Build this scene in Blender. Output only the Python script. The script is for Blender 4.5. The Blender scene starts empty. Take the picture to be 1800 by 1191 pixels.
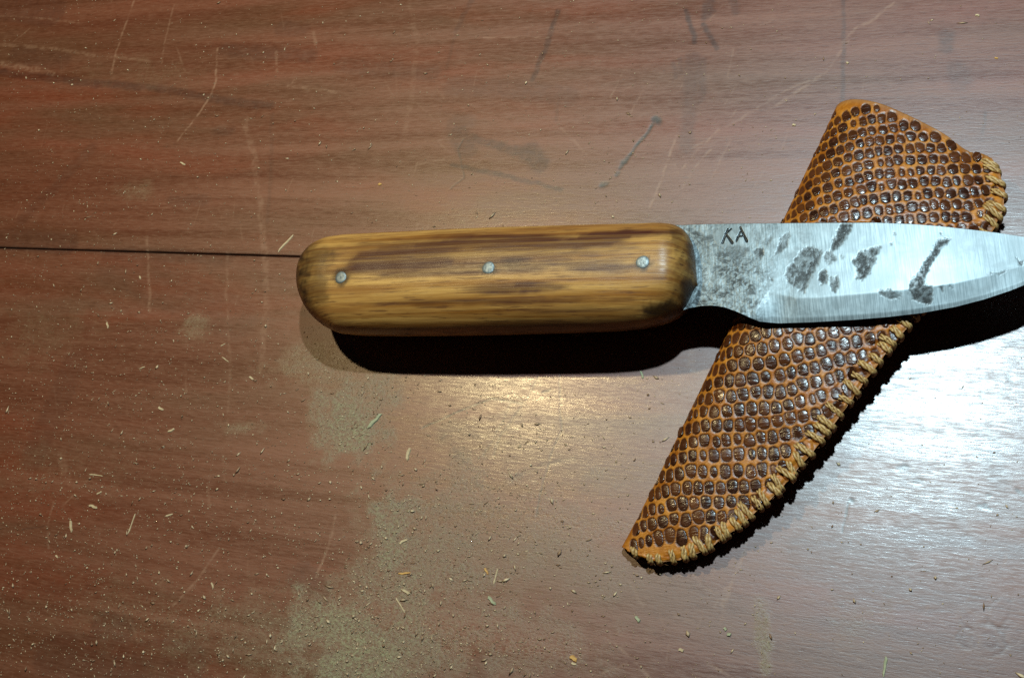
import bpy, math, random
import numpy as np
from mathutils import Vector, Matrix

random.seed(7)
rng = np.random.default_rng(11)
MM = 0.001
scene = bpy.context.scene
COL = scene.collection

# ------------------------------------------------------------------ camera
CAM = np.array([86.0, -118.0, 264.0])            # millimetres above the table
FPX = 1905.0                                     # focal length for an 1800 px wide frame
_f = -CAM / np.linalg.norm(CAM)
_r = np.cross(_f, [0, 1, 0]); _r /= np.linalg.norm(_r)
_u = np.cross(_r, _f)
cam_data = bpy.data.cameras.new('camera')
cam_data.sensor_width = 36.0
cam_data.lens = 36.0 * FPX / 1800.0
cam_data.clip_start = 0.01
cam_data.clip_end = 10.0
cam = bpy.data.objects.new('camera', cam_data)
COL.objects.link(cam)
_m = Matrix(((_r[0], _u[0], -_f[0], CAM[0] * MM), (_r[1], _u[1], -_f[1], CAM[1] * MM),
             (_r[2], _u[2], -_f[2], CAM[2] * MM), (0, 0, 0, 1)))
cam.matrix_world = _m
scene.camera = cam

def G(px, py, z=0.0):
    """point of the horizontal plane at height z (mm) seen at photo position px, py"""
    d = _f + _r * ((px - 900.0) / FPX) - _u * ((py - 595.5) / FPX)
    t = (z - CAM[2]) / d[2]
    return CAM + d * t

def proj(P):
    P = np.asarray(P, float) - CAM
    w = P @ _f
    return 900.0 + FPX * (P @ _r) / w, 595.5 - FPX * (P @ _u) / w

# ------------------------------------------------------------------ world, lamps, exposure
world = bpy.data.worlds.new('World'); scene.world = world
world.use_nodes = True
world.node_tree.nodes['Background'].inputs[0].default_value = (0.9, 1.0, 1.0, 1)
world.node_tree.nodes['Background'].inputs[1].default_value = 0.006

def lamp(name, hx, hy, height, energy, color, radius):
    """bulb whose mirror image on the table lies at photo position hx, hy"""
    g = G(hx, hy)
    d = g - CAM; d[2] = -d[2]
    p = g + d * (height / d[2])
    L = bpy.data.lights.new(name, 'POINT')
    L.energy = energy; L.color = color; L.shadow_soft_size = radius * MM
    o = bpy.data.objects.new(name, L); COL.objects.link(o)
    o.location = Vector(p) * MM
    return p
LA = lamp('warm_bulb', 925, 640, 400, 3.7, (1.0, 0.80, 0.43), 7)
LB = lamp('cool_bulb', 1640, 672, 455, 11.8, (0.66, 0.90, 1.0), 8)

scene.view_settings.view_transform = 'Standard'
scene.view_settings.look = 'None'
scene.view_settings.exposure = 0.0
scene.view_settings.gamma = 1.0
scene.render.engine = 'CYCLES'
scene.cycles.use_denoising = False
scene.cycles.max_bounces = 5

# ------------------------------------------------------------------ small tools
def vnoise(x, y, seed=0):
    """smooth value noise in 0..1"""
    xi = np.floor(x).astype(np.int64); yi = np.floor(y).astype(np.int64)
    fx = x - xi; fy = y - yi
    fx = fx * fx * (3 - 2 * fx); fy = fy * fy * (3 - 2 * fy)
    def h(a, b):
        n = (a * 374761393 + b * 668265263 + seed * 974634777) & 0xffffffff
        n = ((n ^ (n >> 13)) * 1274126177) & 0xffffffff
        n = n ^ (n >> 16)
        return (n & 0xffff) / 65535.0
    return (h(xi, yi) * (1 - fx) + h(xi + 1, yi) * fx) * (1 - fy) + (h(xi, yi + 1) * (1 - fx) + h(xi + 1, yi + 1) * fx) * fy

def fnoise(x, y, seed=0, oct=4):
    s = 0; a = 0.5; t = 0
    for k in range(oct):
        s = s + a * vnoise(x * 2 ** k, y * 2 ** k, seed + k * 17); t += a; a *= 0.55
    return s / t

def sstep(a, b, x):
    t = np.clip((x - a) / (b - a), 0, 1)
    return t * t * (3 - 2 * t)

def seg_dist(x, y, a, b):
    dx, dy = b[0] - a[0], b[1] - a[1]
    L2 = dx * dx + dy * dy + 1e-12
    t = np.clip(((x - a[0]) * dx + (y - a[1]) * dy) / L2, 0, 1)
    return np.hypot(x - a[0] - t * dx, y - a[1] - t * dy)

def poly_sdf(x, y, pts):
    """signed distance, negative inside"""
    d = np.full(x.shape, 1e9); ins = np.zeros(x.shape, bool)
    n = len(pts)
    for i in range(n):
        a, b = pts[i], pts[(i + 1) % n]
        d = np.minimum(d, seg_dist(x, y, a, b))
        c = (a[1] > y) != (b[1] > y)
        with np.errstate(divide='ignore', invalid='ignore'):
            xx = (b[0] - a[0]) * (y - a[1]) / (b[1] - a[1] + 1e-12) + a[0]
        ins ^= c & (x < xx)
    return np.where(ins, -d, d)

def make_obj(name, verts_mm, faces, mat, parent=None, smooth=True, attrs=None, origin=None):
    v = np.asarray(verts_mm, float) * MM
    org = np.zeros(3) if origin is None else np.asarray(origin, float) * MM
    v = v - org
    me = bpy.data.meshes.new(name)
    if isinstance(faces, np.ndarray) and faces.ndim == 2:
        nf, k = faces.shape
        me.vertices.add(len(v)); me.vertices.foreach_set('co', v.ravel())
        me.loops.add(nf * k); me.loops.foreach_set('vertex_index', faces.ravel().astype(np.int32))
        me.polygons.add(nf)
        me.polygons.foreach_set('loop_start', np.arange(0, nf * k, k, dtype=np.int32))
        me.polygons.foreach_set('loop_total', np.full(nf, k, dtype=np.int32))
        me.update(calc_edges=True)
    else:
        me.from_pydata([tuple(p) for p in v], [], [tuple(int(i) for i in f) for f in faces])
        me.update()
    me.validate()
    if smooth:
        me.polygons.foreach_set('use_smooth', np.ones(len(me.polygons), bool))
    for k, a in (attrs or {}).items():
        at = me.attributes.new(k, 'FLOAT', 'POINT')
        at.data.foreach_set('value', np.asarray(a, np.float32).ravel())
    me.materials.append(mat)
    o = bpy.data.objects.new(name, me)
    COL.objects.link(o)
    o.location = Vector(org)
    if parent is not None:
        attach(o, parent)
    return o

def attach(o, parent):
    o.parent = parent
    o.matrix_parent_inverse = Matrix.Translation(-parent.location)

def thing(name, loc_mm, label=None, cat=None, group=None, kind=None):
    e = bpy.data.objects.new(name, None)
    e.empty_display_size = 0.01
    COL.objects.link(e)
    e.location = Vector(loc_mm) * MM
    tag(e, label, cat, group, kind)
    return e

def tag(o, label=None, cat=None, group=None, kind=None):
    if label: o['label'] = label
    if cat: o['category'] = cat
    if group: o['group'] = group
    if kind: o['kind'] = kind

def grid_faces(nx, ny, off=0):
    i, j = np.meshgrid(np.arange(nx - 1), np.arange(ny - 1), indexing='ij')
    a = (i * ny + j).ravel() + off
    return np.stack([a, a + ny, a + ny + 1, a + 1], 1)

# ------------------------------------------------------------------ node helper
class NT:
    def __init__(s, name):
        s.m = bpy.data.materials.new(name); s.m.use_nodes = True
        s.t = s.m.node_tree; s.n = s.t.nodes; s.l = s.t.links
        s.b = s.n['Principled BSDF']
    def add(s, typ, **kw):
        n = s.n.new(typ)
        for k, v in kw.items(): setattr(n, k, v)
        return n
    def put(s, sock, v):
        if hasattr(v, 'is_output') or isinstance(v, bpy.types.NodeSocket): s.l.new(v, sock)
        elif isinstance(v, (tuple, list)) and len(v) == 3 and sock.type == 'RGBA': sock.default_value = (*v, 1)
        else: sock.default_value = v
    def attr(s, name): return s.add('ShaderNodeAttribute', attribute_name=name).outputs['Fac']
    def math(s, op, a, b=0.0, clamp=False):
        n = s.add('ShaderNodeMath', operation=op, use_clamp=clamp); s.put(n.inputs[0], a); s.put(n.inputs[1], b); return n.outputs[0]
    def mix(s, f, a, b, typ='MIX'):
        n = s.add('ShaderNodeMix', data_type='RGBA', blend_type=typ)
        s.put(n.inputs[0], f); s.put(n.inputs[6], a); s.put(n.inputs[7], b); return n.outputs[2]
    def coords(s, scale=(1000, 1000, 1000), rot=(0, 0, 0)):
        tc = s.add('ShaderNodeTexCoord'); mp = s.add('ShaderNodeMapping')
        src = tc.outputs['Object']
        if any(rot):
            m0 = s.add('ShaderNodeMapping'); s.l.new(src, m0.inputs[0]); m0.inputs['Rotation'].default_value = rot; src = m0.outputs[0]
        s.l.new(src, mp.inputs[0]); mp.inputs['Scale'].default_value = scale
        return mp.outputs[0]
    def noise(s, vec, scale=1.0, detail=4.0, rough=0.55, dist=0.0):
        n = s.add('ShaderNodeTexNoise'); s.l.new(vec, n.inputs['Vector'])
        n.inputs['Scale'].default_value = scale; n.inputs['Detail'].default_value = detail
        n.inputs['Roughness'].default_value = rough; n.inputs['Distortion'].default_value = dist
        return n.outputs[0]
    def ramp(s, v, lo, hi, a=0.0, b=1.0):
        n = s.add('ShaderNodeMapRange', clamp=True, interpolation_type='SMOOTHSTEP'); s.put(n.inputs[0], v)
        n.inputs[1].default_value = lo; n.inputs[2].default_value = hi; n.inputs[3].default_value = a; n.inputs[4].default_value = b
        return n.outputs[0]
    def bump(s, h, strength, dist_mm, prev=None):
        n = s.add('ShaderNodeBump'); s.put(n.inputs['Height'], h)
        n.inputs['Strength'].default_value = strength; n.inputs['Distance'].default_value = dist_mm * MM
        if prev is not None: s.l.new(prev, n.inputs['Normal'])
        return n.outputs[0]
    def set(s, **kw):
        for k, v in kw.items(): s.put(s.b.inputs[k.replace('_', ' ')], v)
        return s.m

# ------------------------------------------------------------------ materials
_sa, _sb = G(0, 435), G(545, 451)
GRAIN = -math.atan2(_sb[1] - _sa[1], _sb[0] - _sa[0])          # the boards' grain runs along their seam
_ha, _hb = G(650, 503, 14), G(1150, 491, 14)
HGRAIN = -math.atan2(_hb[1] - _ha[1], _hb[0] - _ha[0])         # the handle's grain runs along the handle
def mat_table():
    t = NT('worn_varnished_wood')
    rz = (0, 0, GRAIN)
    fine = t.noise(t.coords((1000, 2500, 900), rz), 1.0, 6, 0.68, 0.3)         # open pores along the grain
    grit = t.noise(t.coords((2300, 3000, 2300)), 1.0, 3, 0.65)
    streak = t.noise(t.coords((6, 150, 150), rz), 1.0, 7, 0.66, 0.25)
    broad = t.noise(t.coords((7, 34, 26), rz), 1.0, 4, 0.55, 0.2)
    red = t.noise(t.coords((8, 42, 26), rz), 1.0, 4, 0.6, 0.3)
    fibre = t.noise(t.coords((240, 1700, 900), rz), 1.0, 5, 0.68, 0.2)
    base = t.mix(t.ramp(streak, 0.28, 0.74), (0.122, 0.033, 0.014), (0.205, 0.066, 0.030))
    base = t.mix(t.ramp(broad, 0.40, 0.66, 0.0, 0.70), base, (0.130, 0.058, 0.027))
    base = t.mix(t.ramp(red, 0.48, 0.68, 0.0, 0.70), base, (0.215, 0.050, 0.020))
    base = t.mix(t.ramp(fibre, 0.48, 0.70, 0.0, 0.32), base, (0.250, 0.120, 0.066))
    base = t.mix(t.ramp(fibre, 0.30, 0.45, 0.38, 0.0), base, (0.048, 0.016, 0.008))
    base = t.mix(t.ramp(fine, 0.52, 0.70, 0.0, 0.45), base, (0.060, 0.023, 0.012))
    base = t.mix(t.ramp(grit, 0.60, 0.76, 0.0, 0.36), base, (0.36, 0.20, 0.115))
    base = t.mix(1.0, base, (0.80, 0.69, 0.59), 'MULTIPLY')
    base = t.mix(t.attr('stain'), base, (0.046, 0.013, 0.006))
    base = t.mix(t.attr('grime'), base, (0.010, 0.010, 0.008))
    base = t.mix(t.math('MULTIPLY', t.attr('scratch'), 0.44), base, (0.38, 0.21, 0.12))
    dustn = t.ramp(t.noise(t.coords((1100, 1300, 1300)), 1.0, 5, 0.7), 0.38, 0.60)
    d = t.math('MULTIPLY', t.attr('dust'), t.math('ADD', t.math('MULTIPLY', dustn, 0.72), 0.28))
    base = t.mix(d, base, (0.250, 0.215, 0.105))
    wear = t.ramp(streak, 0.30, 0.72, -0.06, 0.08)
    rough = t.math('ADD', t.math('ADD', t.ramp(fibre, 0.35, 0.68, 0.38, 0.50), wear), t.math('MULTIPLY', d, 0.35))
    rough = t.math('ADD', rough, t.math('MULTIPLY', t.attr('scratch'), 0.10))
    n1 = t.bump(fibre, 0.40, 0.085)
    n2 = t.bump(fine, 0.30, 0.055, n1)
    n3 = t.bump(t.math('MULTIPLY', dustn, t.attr('dust')), 0.7, 0.12, n2)
    t.set(Base_Color=base, Roughness=rough, Normal=n3, Specular_IOR_Level=0.92)
    t.put(t.b.inputs['Coat Weight'], t.math('MULTIPLY', t.ramp(fibre, 0.38, 0.60, 0.52, 0.20), t.math('SUBTRACT', 1.0, d, True)))
    t.put(t.b.inputs['Coat Roughness'], t.math('ADD', wear, 0.185))
    t.l.new(n2, t.b.inputs['Coat Normal'])
    return t.m

def mat_handle_wood():
    t = NT('scorched_handle_wood')
    grain = t.noise(t.coords((10, 480, 110), (0, 0, HGRAIN)), 1.0, 8, 0.68, 0.3)
    pores = t.noise(t.coords((120, 2300, 500), (0, 0, HGRAIN)), 1.0, 5, 0.64, 0.2)
    blot = t.noise(t.coords((13, 210, 80), (0, 0, HGRAIN)), 1.0, 4, 0.55, 0.4)
    base = t.mix(t.ramp(grain, 0.34, 0.64), (0.225, 0.084, 0.013), (0.475, 0.255, 0.068))
    base = t.mix(t.ramp(blot, 0.46, 0.68, 0, 0.75), base, (0.215, 0.080, 0.017))
    base = t.mix(t.ramp(pores, 0.53, 0.66, 0, 0.75), base, (0.095, 0.031, 0.007))
    base = t.mix(t.math('MULTIPLY', t.attr('purple'), t.ramp(grain, 0.35, 0.70, 1.0, 0.65)), base, (0.046, 0.011, 0.007))
    base = t.mix(t.attr('burn_dark'), base, (0.012, 0.005, 0.003))
    n1 = t.bump(pores, 0.5, -0.14)
    n2 = t.bump(grain, 0.25, 0.2, n1)
    return t.set(Base_Color=base, Roughness=t.ramp(pores, 0.4, 0.7, 0.33, 0.55), Normal=n2, Specular_IOR_Level=0.4)

def mat_blade():
    t = NT('forged_blade_steel')
    brush = t.noise(t.coords((3000, 130, 130), (0, 0, .03)), 1.0, 5, 0.7, 0.1)
    mott = t.noise(t.coords((520, 620, 620)), 1.0, 8, 0.74, 0.9)
    pit = t.noise(t.coords((1350, 1500, 1500)), 1.0, 6, 0.72, 0.8)
    cloud = t.noise(t.coords((170, 150, 150)), 1.0, 4, 0.6, 0.6)
    base = t.mix(t.ramp(brush, 0.35, 0.65), (0.085, 0.103, 0.108), (0.205, 0.235, 0.245))
    base = t.mix(t.ramp(cloud, 0.35, 0.65, 0.0, 0.5), base, (0.080, 0.093, 0.096))
    # forge scale left in the hollows
    sc = t.attr('mottle')
    dark1 = t.math('MULTIPLY', t.math('MULTIPLY', t.ramp(mott, 0.42, 0.60), t.ramp(cloud, 0.36, 0.60, 0.30, 1.0)), sc)
    patch = t.math('MULTIPLY', t.attr('patch'), t.ramp(pit, 0.44, 0.66, 1.0, 0.55))
    dark = t.math('MAXIMUM', dark1, patch)
    base = t.mix(dark, base, (0.008, 0.010, 0.010))
    base = t.mix(t.attr('stamp'), base, (0.008, 0.009, 0.009))
    rough = t.math('ADD', t.ramp(brush, 0.3, 0.7, 0.46, 0.53), t.math('MULTIPLY', dark, 0.08))
    rough = t.math('ADD', rough, t.math('MULTIPLY', sc, 0.02))
    n1 = t.bump(brush, 0.22, 0.03)
    n2 = t.bump(t.math('MULTIPLY', mott, sc), 0.5, 0.12, n1)
    n3 = t.bump(t.math('MULTIPLY', pit, t.attr('patch')), 0.8, 0.12, n2)
    metal = t.math('SUBTRACT', 0.95, t.math('MULTIPLY', dark, 0.55))
    t.put(t.b.inputs['Coat Weight'], t.math('SUBTRACT', 0.30, t.math('MULTIPLY', t.math('MAXIMUM', dark, sc), 0.30), True))
    t.b.inputs['Coat Roughness'].default_value = 0.27
    return t.set(Base_Color=base, Roughness=rough, Metallic=metal, Normal=n3)

def mat_steel(name, col, rough):
    t = NT(name)
    n = t.noise(t.coords((1800, 900, 900)), 1.0, 4, 0.6)
    base = t.mix(t.ramp(n, 0.35, 0.7), col, tuple(c * 0.62 for c in col))
    return t.set(Base_Color=base, Metallic=0.9, Roughness=t.ramp(n, 0.3, 0.7, rough, rough + 0.15), Normal=t.bump(n, 0.4, 0.03))

def mat_leather():
    t = NT('tan_lizard_leather')
    n = t.noise(t.coords((230, 230, 230)), 1.0, 6, 0.66)
    f = t.noise(t.coords((2600, 2600, 2600)), 1.0, 4, 0.6)
    base = t.mix(t.ramp(n, 0.35, 0.68), (0.270, 0.076, 0.005), (0.480, 0.178, 0.018))
    base = t.mix(t.attr('groove'), base, (0.070, 0.018, 0.004))
    base = t.mix(t.attr('raw'), base, (0.26, 0.115, 0.040))
    n1 = t.bump(f, 0.45, 0.10)
    return t.set(Base_Color=base, Roughness=t.ramp(n, 0.3, 0.7, 0.32, 0.48), Normal=n1, Specular_IOR_Level=0.34)

def mat_scale():
    t = NT('dark_glossy_scale')
    oi = t.add('ShaderNodeObjectInfo').outputs['Random']
    gp = t.add('ShaderNodeNewGeometry').outputs['Position']; mp = t.add('ShaderNodeMapping'); t.l.new(gp, mp.inputs[0]); mp.inputs['Scale'].default_value = (330, 1000, 700)
    w = t.noise(mp.outputs[0], 1.0, 3, 0.6, 0.8)
    base = t.mix(t.math('POWER', oi, 0.6), (0.105, 0.030, 0.006), (0.020, 0.006, 0.003))
    base = t.mix(t.ramp(w, 0.4, 0.7, 0, 0.55), base, (0.085, 0.022, 0.007))
    base = t.mix(t.attr('rim'), base, (0.020, 0.006, 0.002))
    return t.set(Base_Color=base, Roughness=t.ramp(w, 0.35, 0.65, 0.18, 0.34), Normal=t.bump(w, 0.8, 0.22), Specular_IOR_Level=0.42)

def mat_thread():
    t = NT('waxed_tan_thread')
    n = t.noise(t.coords((1500, 1500, 1500)), 1.0, 4, 0.6)
    base = t.mix(t.ramp(n, 0.35, 0.7), (0.27, 0.140, 0.042), (0.54, 0.345, 0.125))
    return t.set(Base_Color=base, Roughness=0.48, Normal=t.bump(n, 0.5, 0.10))

def mat_plain(name, c1, c2, rough=0.75):
    t = NT(name)
    n = t.noise(t.coords((900, 900, 900)), 1.0, 3, 0.6)
    oi = t.add('ShaderNodeObjectInfo').outputs['Random']
    base = t.mix(t.ramp(n, 0.35, 0.65), c1, c2)
    base = t.mix(t.math('MULTIPLY', oi, 0.25), base, tuple(c * 0.6 for c in c1))
    return t.set(Base_Color=base, Roughness=rough, Normal=t.bump(n, 0.4, 0.08))

def mat_sawdust():
    t = NT('sawdust_grain')
    base = t.mix(t.attr('tone'), (0.22, 0.115, 0.058), (0.62, 0.46, 0.28))
    return t.set(Base_Color=base, Roughness=0.8)

M_TABLE = mat_table(); M_WOOD = mat_handle_wood(); M_BLADE = mat_blade()
M_TANG = mat_steel('dull_tang_steel', (0.34, 0.36, 0.35), 0.4)
M_PIN = mat_steel('pin_steel', (0.27, 0.30, 0.30), 0.55)
M_LEATHER = mat_leather(); M_SCALE = mat_scale(); M_THREAD = mat_thread()
M_CHIP = mat_plain('pale_wood_chip', (0.52, 0.385, 0.22), (0.40, 0.28, 0.15))
M_CHIP_GREEN = mat_plain('greenish_wood_chip', (0.36, 0.34, 0.20), (0.27, 0.27, 0.15))
M_CHIP_ORANGE = mat_plain('orange_bark_flake', (0.55, 0.30, 0.08), (0.42, 0.20, 0.05))
M_DUST = mat_sawdust()
M_FUZZ = mat_plain('leather_fibre', (0.24, 0.11, 0.04), (0.16, 0.07, 0.025))

# ------------------------------------------------------------------ the table: two planks meeting at a thin seam
S0 = G(0, 435); S1 = G(545, 451)
sd = (S1 - S0)[:2]; sd /= np.linalg.norm(sd); tn = np.array([-sd[1], sd[0]])
def to_st(p): q = np.asarray(p)[..., :2] - S0[:2]; return q @ sd, q @ tn

def px_line(pts): return [G(*p)[:2] for p in pts]

# marks on the varnish, given by where they lie: (points, half width mm, strength)
SCR = [
    ([(236, 0), (222, 40), (206, 85), (196, 130)], .42, .75), ([(305, 10), (290, 75), (284, 112)], .35, .45),
    ([(382, 85), (379, 145), (372, 166), (345, 205), (312, 248)], .36, .8), ([(432, 210), (444, 270), (452, 320), (462, 392), (468, 470), (466, 560), (460, 650)], 1.0, .38),
    ([(258, 415), (260, 470), (264, 545)], .5, .55), ([(310, 80), (325, 125)], .3, .4), ([(486, 90), (487, 125)], .5, .4),
    ([(720, 0), (733, 70), (724, 160), (712, 235)], .9, .22), ([(850, 66), (965, 66)], .3, .45), ([(508, 150), (590, 163)], .6, .5),
    ([(0, 28), (60, 31), (145, 42)], .4, .45), ([(0, 78), (90, 85), (165, 98)], .7, .5), ([(190, 99), (285, 110)], .5, .45),
    ([(0, 112), (40, 119), (95, 129)], 1.2, .65), ([(25, 72), (55, 48)], .3, .5), ([(552, 56), (556, 78)], .6, .5),
    ([(1188, 238), (1165, 310), (1142, 364)], .35, .6), ([(1096, 125), (1072, 172)], .25, .35), ([(1130, 160), (1105, 205)], .25, .3),
    ([(1492, 72), (1450, 130), (1380, 160), (1300, 210), (1215, 262)], .35, .45), ([(1445, 132), (1395, 165), (1350, 195)], .5, .5),
    ([(1572, 3), (1540, 32), (1505, 48), (1480, 78)], .45, .5), ([(1250, 262), (1225, 290), (1200, 330)], .3, .5), ([(1265, 228), (1222, 268), (1200, 296)], .35, .5),
    ([(1285, 245), (1250, 315)], .25, .3), ([(1360, 35), (1335, 45)], .3, .4), ([(735, 250), (818, 243)], .25, .4), ([(730, 290), (780, 280)], .25, .4),
    ([(733, 288), (727, 310)], .22, .4), ([(985, 225), (1030, 272)], .35, .35), ([(662, 610), (655, 670), (650, 712)], .22, .7), ([(585, 608), (566, 650), (554, 690)], .25, .55),
    ([(590, 905), (578, 960), (555, 1012)], .35, .65), ([(385, 965), (345, 1020), (304, 1064)], .35, .55), ([(94, 882), (84, 925), (86, 965)], .3, .45),
    ([(128, 870), (112, 888)], .25, .5), ([(365, 850), (368, 890)], .45, .35), ([(108, 793), (118, 845)], 1.3, .35), ([(392, 800), (395, 850)], .4, .25),
    ([(1322, 930), (1300, 990), (1282, 1030), (1268, 1090)], .35, .5), ([(1276, 1035), (1270, 1060)], .6, .5), ([(1210, 998), (1235, 1030), (1262, 1042)], .32, .45),
    ([(1080, 1130), (1110, 1155), (1142, 1190)], .3, .55), ([(1020, 1140), (1040, 1150), (1060, 1165)], .22, .6), ([(1105, 1020), (1130, 1062)], .35, .3),
    ([(1100, 1165), (1050, 1185)], .3, .4), ([(1245, 1165), (1270, 1178), (1285, 1191)], .35, .75), ([(1185, 1080), (1222, 1092)], .25, .4), ([(1468, 1140), (1500, 1152), (1530, 1168)], .28, .45),
    ([(965, 600), (985, 665)], .25, .4), ([(1005, 700), (1010, 640)], .3, .3), ([(1215, 600), (1218, 650)], 1.0, .45), ([(1245, 690), (1235, 720)], .5, .3), ([(900, 850), (990, 832)], .2, .35),
    ([(400, 440), (398, 520), (405, 640), (400, 740)], .45, .28), ([(325, 640), (328, 690)], .35, .3), ([(1690, 985), (1760, 960), (1800, 950)], .3, .3), ([(530, 440), (528, 520)], .5, .2),
]
GRM = [   # dark grooves and grimy lines
    ([(1151, 215), (1140, 232), (1122, 252), (1102, 280), (1092, 294)], .55, .95), ([(1087, 303), (1086, 306)], .75, .8), ([(1060, 324), (1064, 322)], .95, .9), ([(1153, 212), (1158, 214)], 1.25, .85), ([(1097, 285), (1100, 284)], .85, .85),
    ([(742, 752), (790, 730), (832, 712), (866, 699)], .30, .8), ([(866, 699), (895, 706), (918, 708)], .28, .7), ([(905, 692), (930, 716)], .2, .55), ([(947, 660), (928, 700), (880, 765), (868, 800)], .38, .4), ([(900, 700), (885, 740), (850, 800)], .35, .35),
    ([(984, 655), (985, 720), (988, 755), (968, 800), (950, 870), (944, 905)], .22, .6), ([(1486, 812), (1482, 870)], .25, .0), ([(1492, 882), (1480, 935)], .25, .75), ([(1494, 878), (1498, 880)], .5, .9),
    ([(815, 245), (806, 262), (812, 290), (816, 312), (792, 332)], .22, .6), ([(955, 688), (968, 684)], .4, .7), ([(1580, 822), (1594, 820)], .7, .7), ([(1612, 848), (1618, 846)], .7, .6), ([(1720, 888), (1740, 895), (1732, 886)], .35, .7), ([(1790, 862), (1798, 870)], .5, .7), ([(1735, 868), (1742, 869)], .4, .6), ([(1646, 735), (1648, 770)], .3, .3), ([(1724, 640), (1727, 700)], .4, .3), ([(1774, 660), (1778, 668)], .8, .5),
    ([(1010, 805), (960, 815), (900, 840)], .5, .25), ([(40, 930), (75, 925)], .3, .3),
]
STN = [   # darker wood, wet-looking stains and old cracks
    ([(805, 235), (820, 262)], 3.6, .55), ([(818, 240), (880, 258), (945, 272)], 1.6, .75), ([(930, 268), (948, 288)], 3.2, .75), ([(800, 218), (820, 215)], 3.2, .3), ([(795, 289), (860, 303), (930, 320), (985, 334)], .75, .85),
    ([(934, 140), (948, 108), (968, 62), (980, 20)], .85, .75), ([(800, 55), (830, 0)], .9, .4), ([(785, 120), (800, 60)], .6, .25),
    ([(1205, 18), (1215, 50), (1223, 76)], .8, .85), ([(1238, 42), (1250, 66), (1260, 86)], .75, .85), ([(1248, 0), (1240, 30)], 1.6, .65), ([(1290, 0), (1294, 20)], 1.3, .45), ([(1215, 105), (1210, 200), (1206, 260)], 2.3, .4), ([(1233, 108), (1231, 175)], 1.3, .45), ([(1256, 20), (1240, 14)], .8, .6),
    ([(1483, 0), (1482, 90), (1482, 190)], .55, .6), ([(1665, 62), (1666, 82)], 2.0, .6), ([(1680, 120), (1690, 145)], 2.6, .4), ([(1733, 198), (1727, 235)], .45, .5), ([(1185, 110), (1187, 135)], .7, .4), ([(1196, 105), (1198, 130)], .7, .4), ([(983, 152), (978, 210)], .6, .35),
    ([(0, 126), (90, 138), (180, 147), (300, 158), (400, 178), (475, 187)], 1.6, .6), ([(380, 230), (405, 230)], 1.8, .35), ([(395, 88), (545, 100)], 2.6, .4), ([(495, 48), (530, 52)], 3, .3), ([(0, 8), (90, 22)], 7, .35), ([(30, 95), (110, 108)], 4, .3),
    ([(800, 150), (930, 158), (1000, 170)], 3.5, .3), ([(160, 260), (40, 385)], 2.5, .25), ([(300, 352), (360, 352)], 2, .3), ([(0, 420), (120, 428)], 4, .4), ([(190, 448), (400, 452)], 2.5, .28), ([(600, 115), (760, 130)], 3, .3),
    ([(180, 1095), (215, 1105)], 4, .35), ([(60, 800), (130, 640)], 5, .2), ([(90, 1150), (330, 1165)], 6, .3), ([(530, 1010), (560, 1040)], 4, .3), ([(805, 795), (815, 803)], 2.2, .5), ([(790, 762), (900, 742)], 3.5, .4), ([(200, 470), (420, 560)], 7, .15), ([(1430, 970), (1560, 1000)], 6, .25), ([(840, 1190), (860, 1160)], 3, .2),
    ([(478, 200), (476, 300), (470, 390)], .7, .25), ([(1500, 790), (1640, 800)], 3.0, .18), ([(1500, 1040), (1700, 1030)], 5, .2), ([(1725, 770), (1755, 850)], 2.5, .35), ([(1600, 940), (1680, 935)], 4, .25), ([(1600, 840), (1590, 838)], 2.0, .25),
]
DST = [   # dust drifts: centre px, radii px, strength
    (605, 720, 45, 55, .8), (625, 770, 45, 45, .9), (660, 690, 55, 40, .45), (690, 930, 45, 60, .8), (690, 965, 35, 40, .75), (660, 1010, 60, 45, .5), (575, 1090, 65, 45, .9), (640, 1130, 110, 60, .95), (620, 1175, 90, 30, .95), (720, 1080, 90, 80, .6),
    (780, 1000, 90, 90, .42), (800, 900, 110, 80, .3), (540, 1100, 40, 30, .8), (820, 1100, 120, 80, .35), (960, 930, 130, 90, .2), (930, 1130, 130, 60, .22), (450, 1130, 130, 70, .25), (240, 335, 28, 14, .18), (265, 130, 80, 20, .10), (340, 572, 20, 20, .3), (420, 752, 30, 12, .35), (230, 1075, 120, 60, .12), (70, 590, 90, 40, .12), (1340, 1110, 12, 45, .5), (1345, 1150, 10, 30, .7), (1330, 1085, 7, 30, .6), (560, 640, 60, 40, .3), (860, 380, 70, 25, .12), (100, 830, 120, 40, .10), (1500, 1090, 50, 30, .14), (1060, 1010, 60, 40, .15),
]
RING = [(1712, 1085, 17), (1762, 1078, 21), (1738, 1125, 22), (1700, 1120, 14), (1775, 1112, 14), (1722, 1062, 12)]

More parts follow.
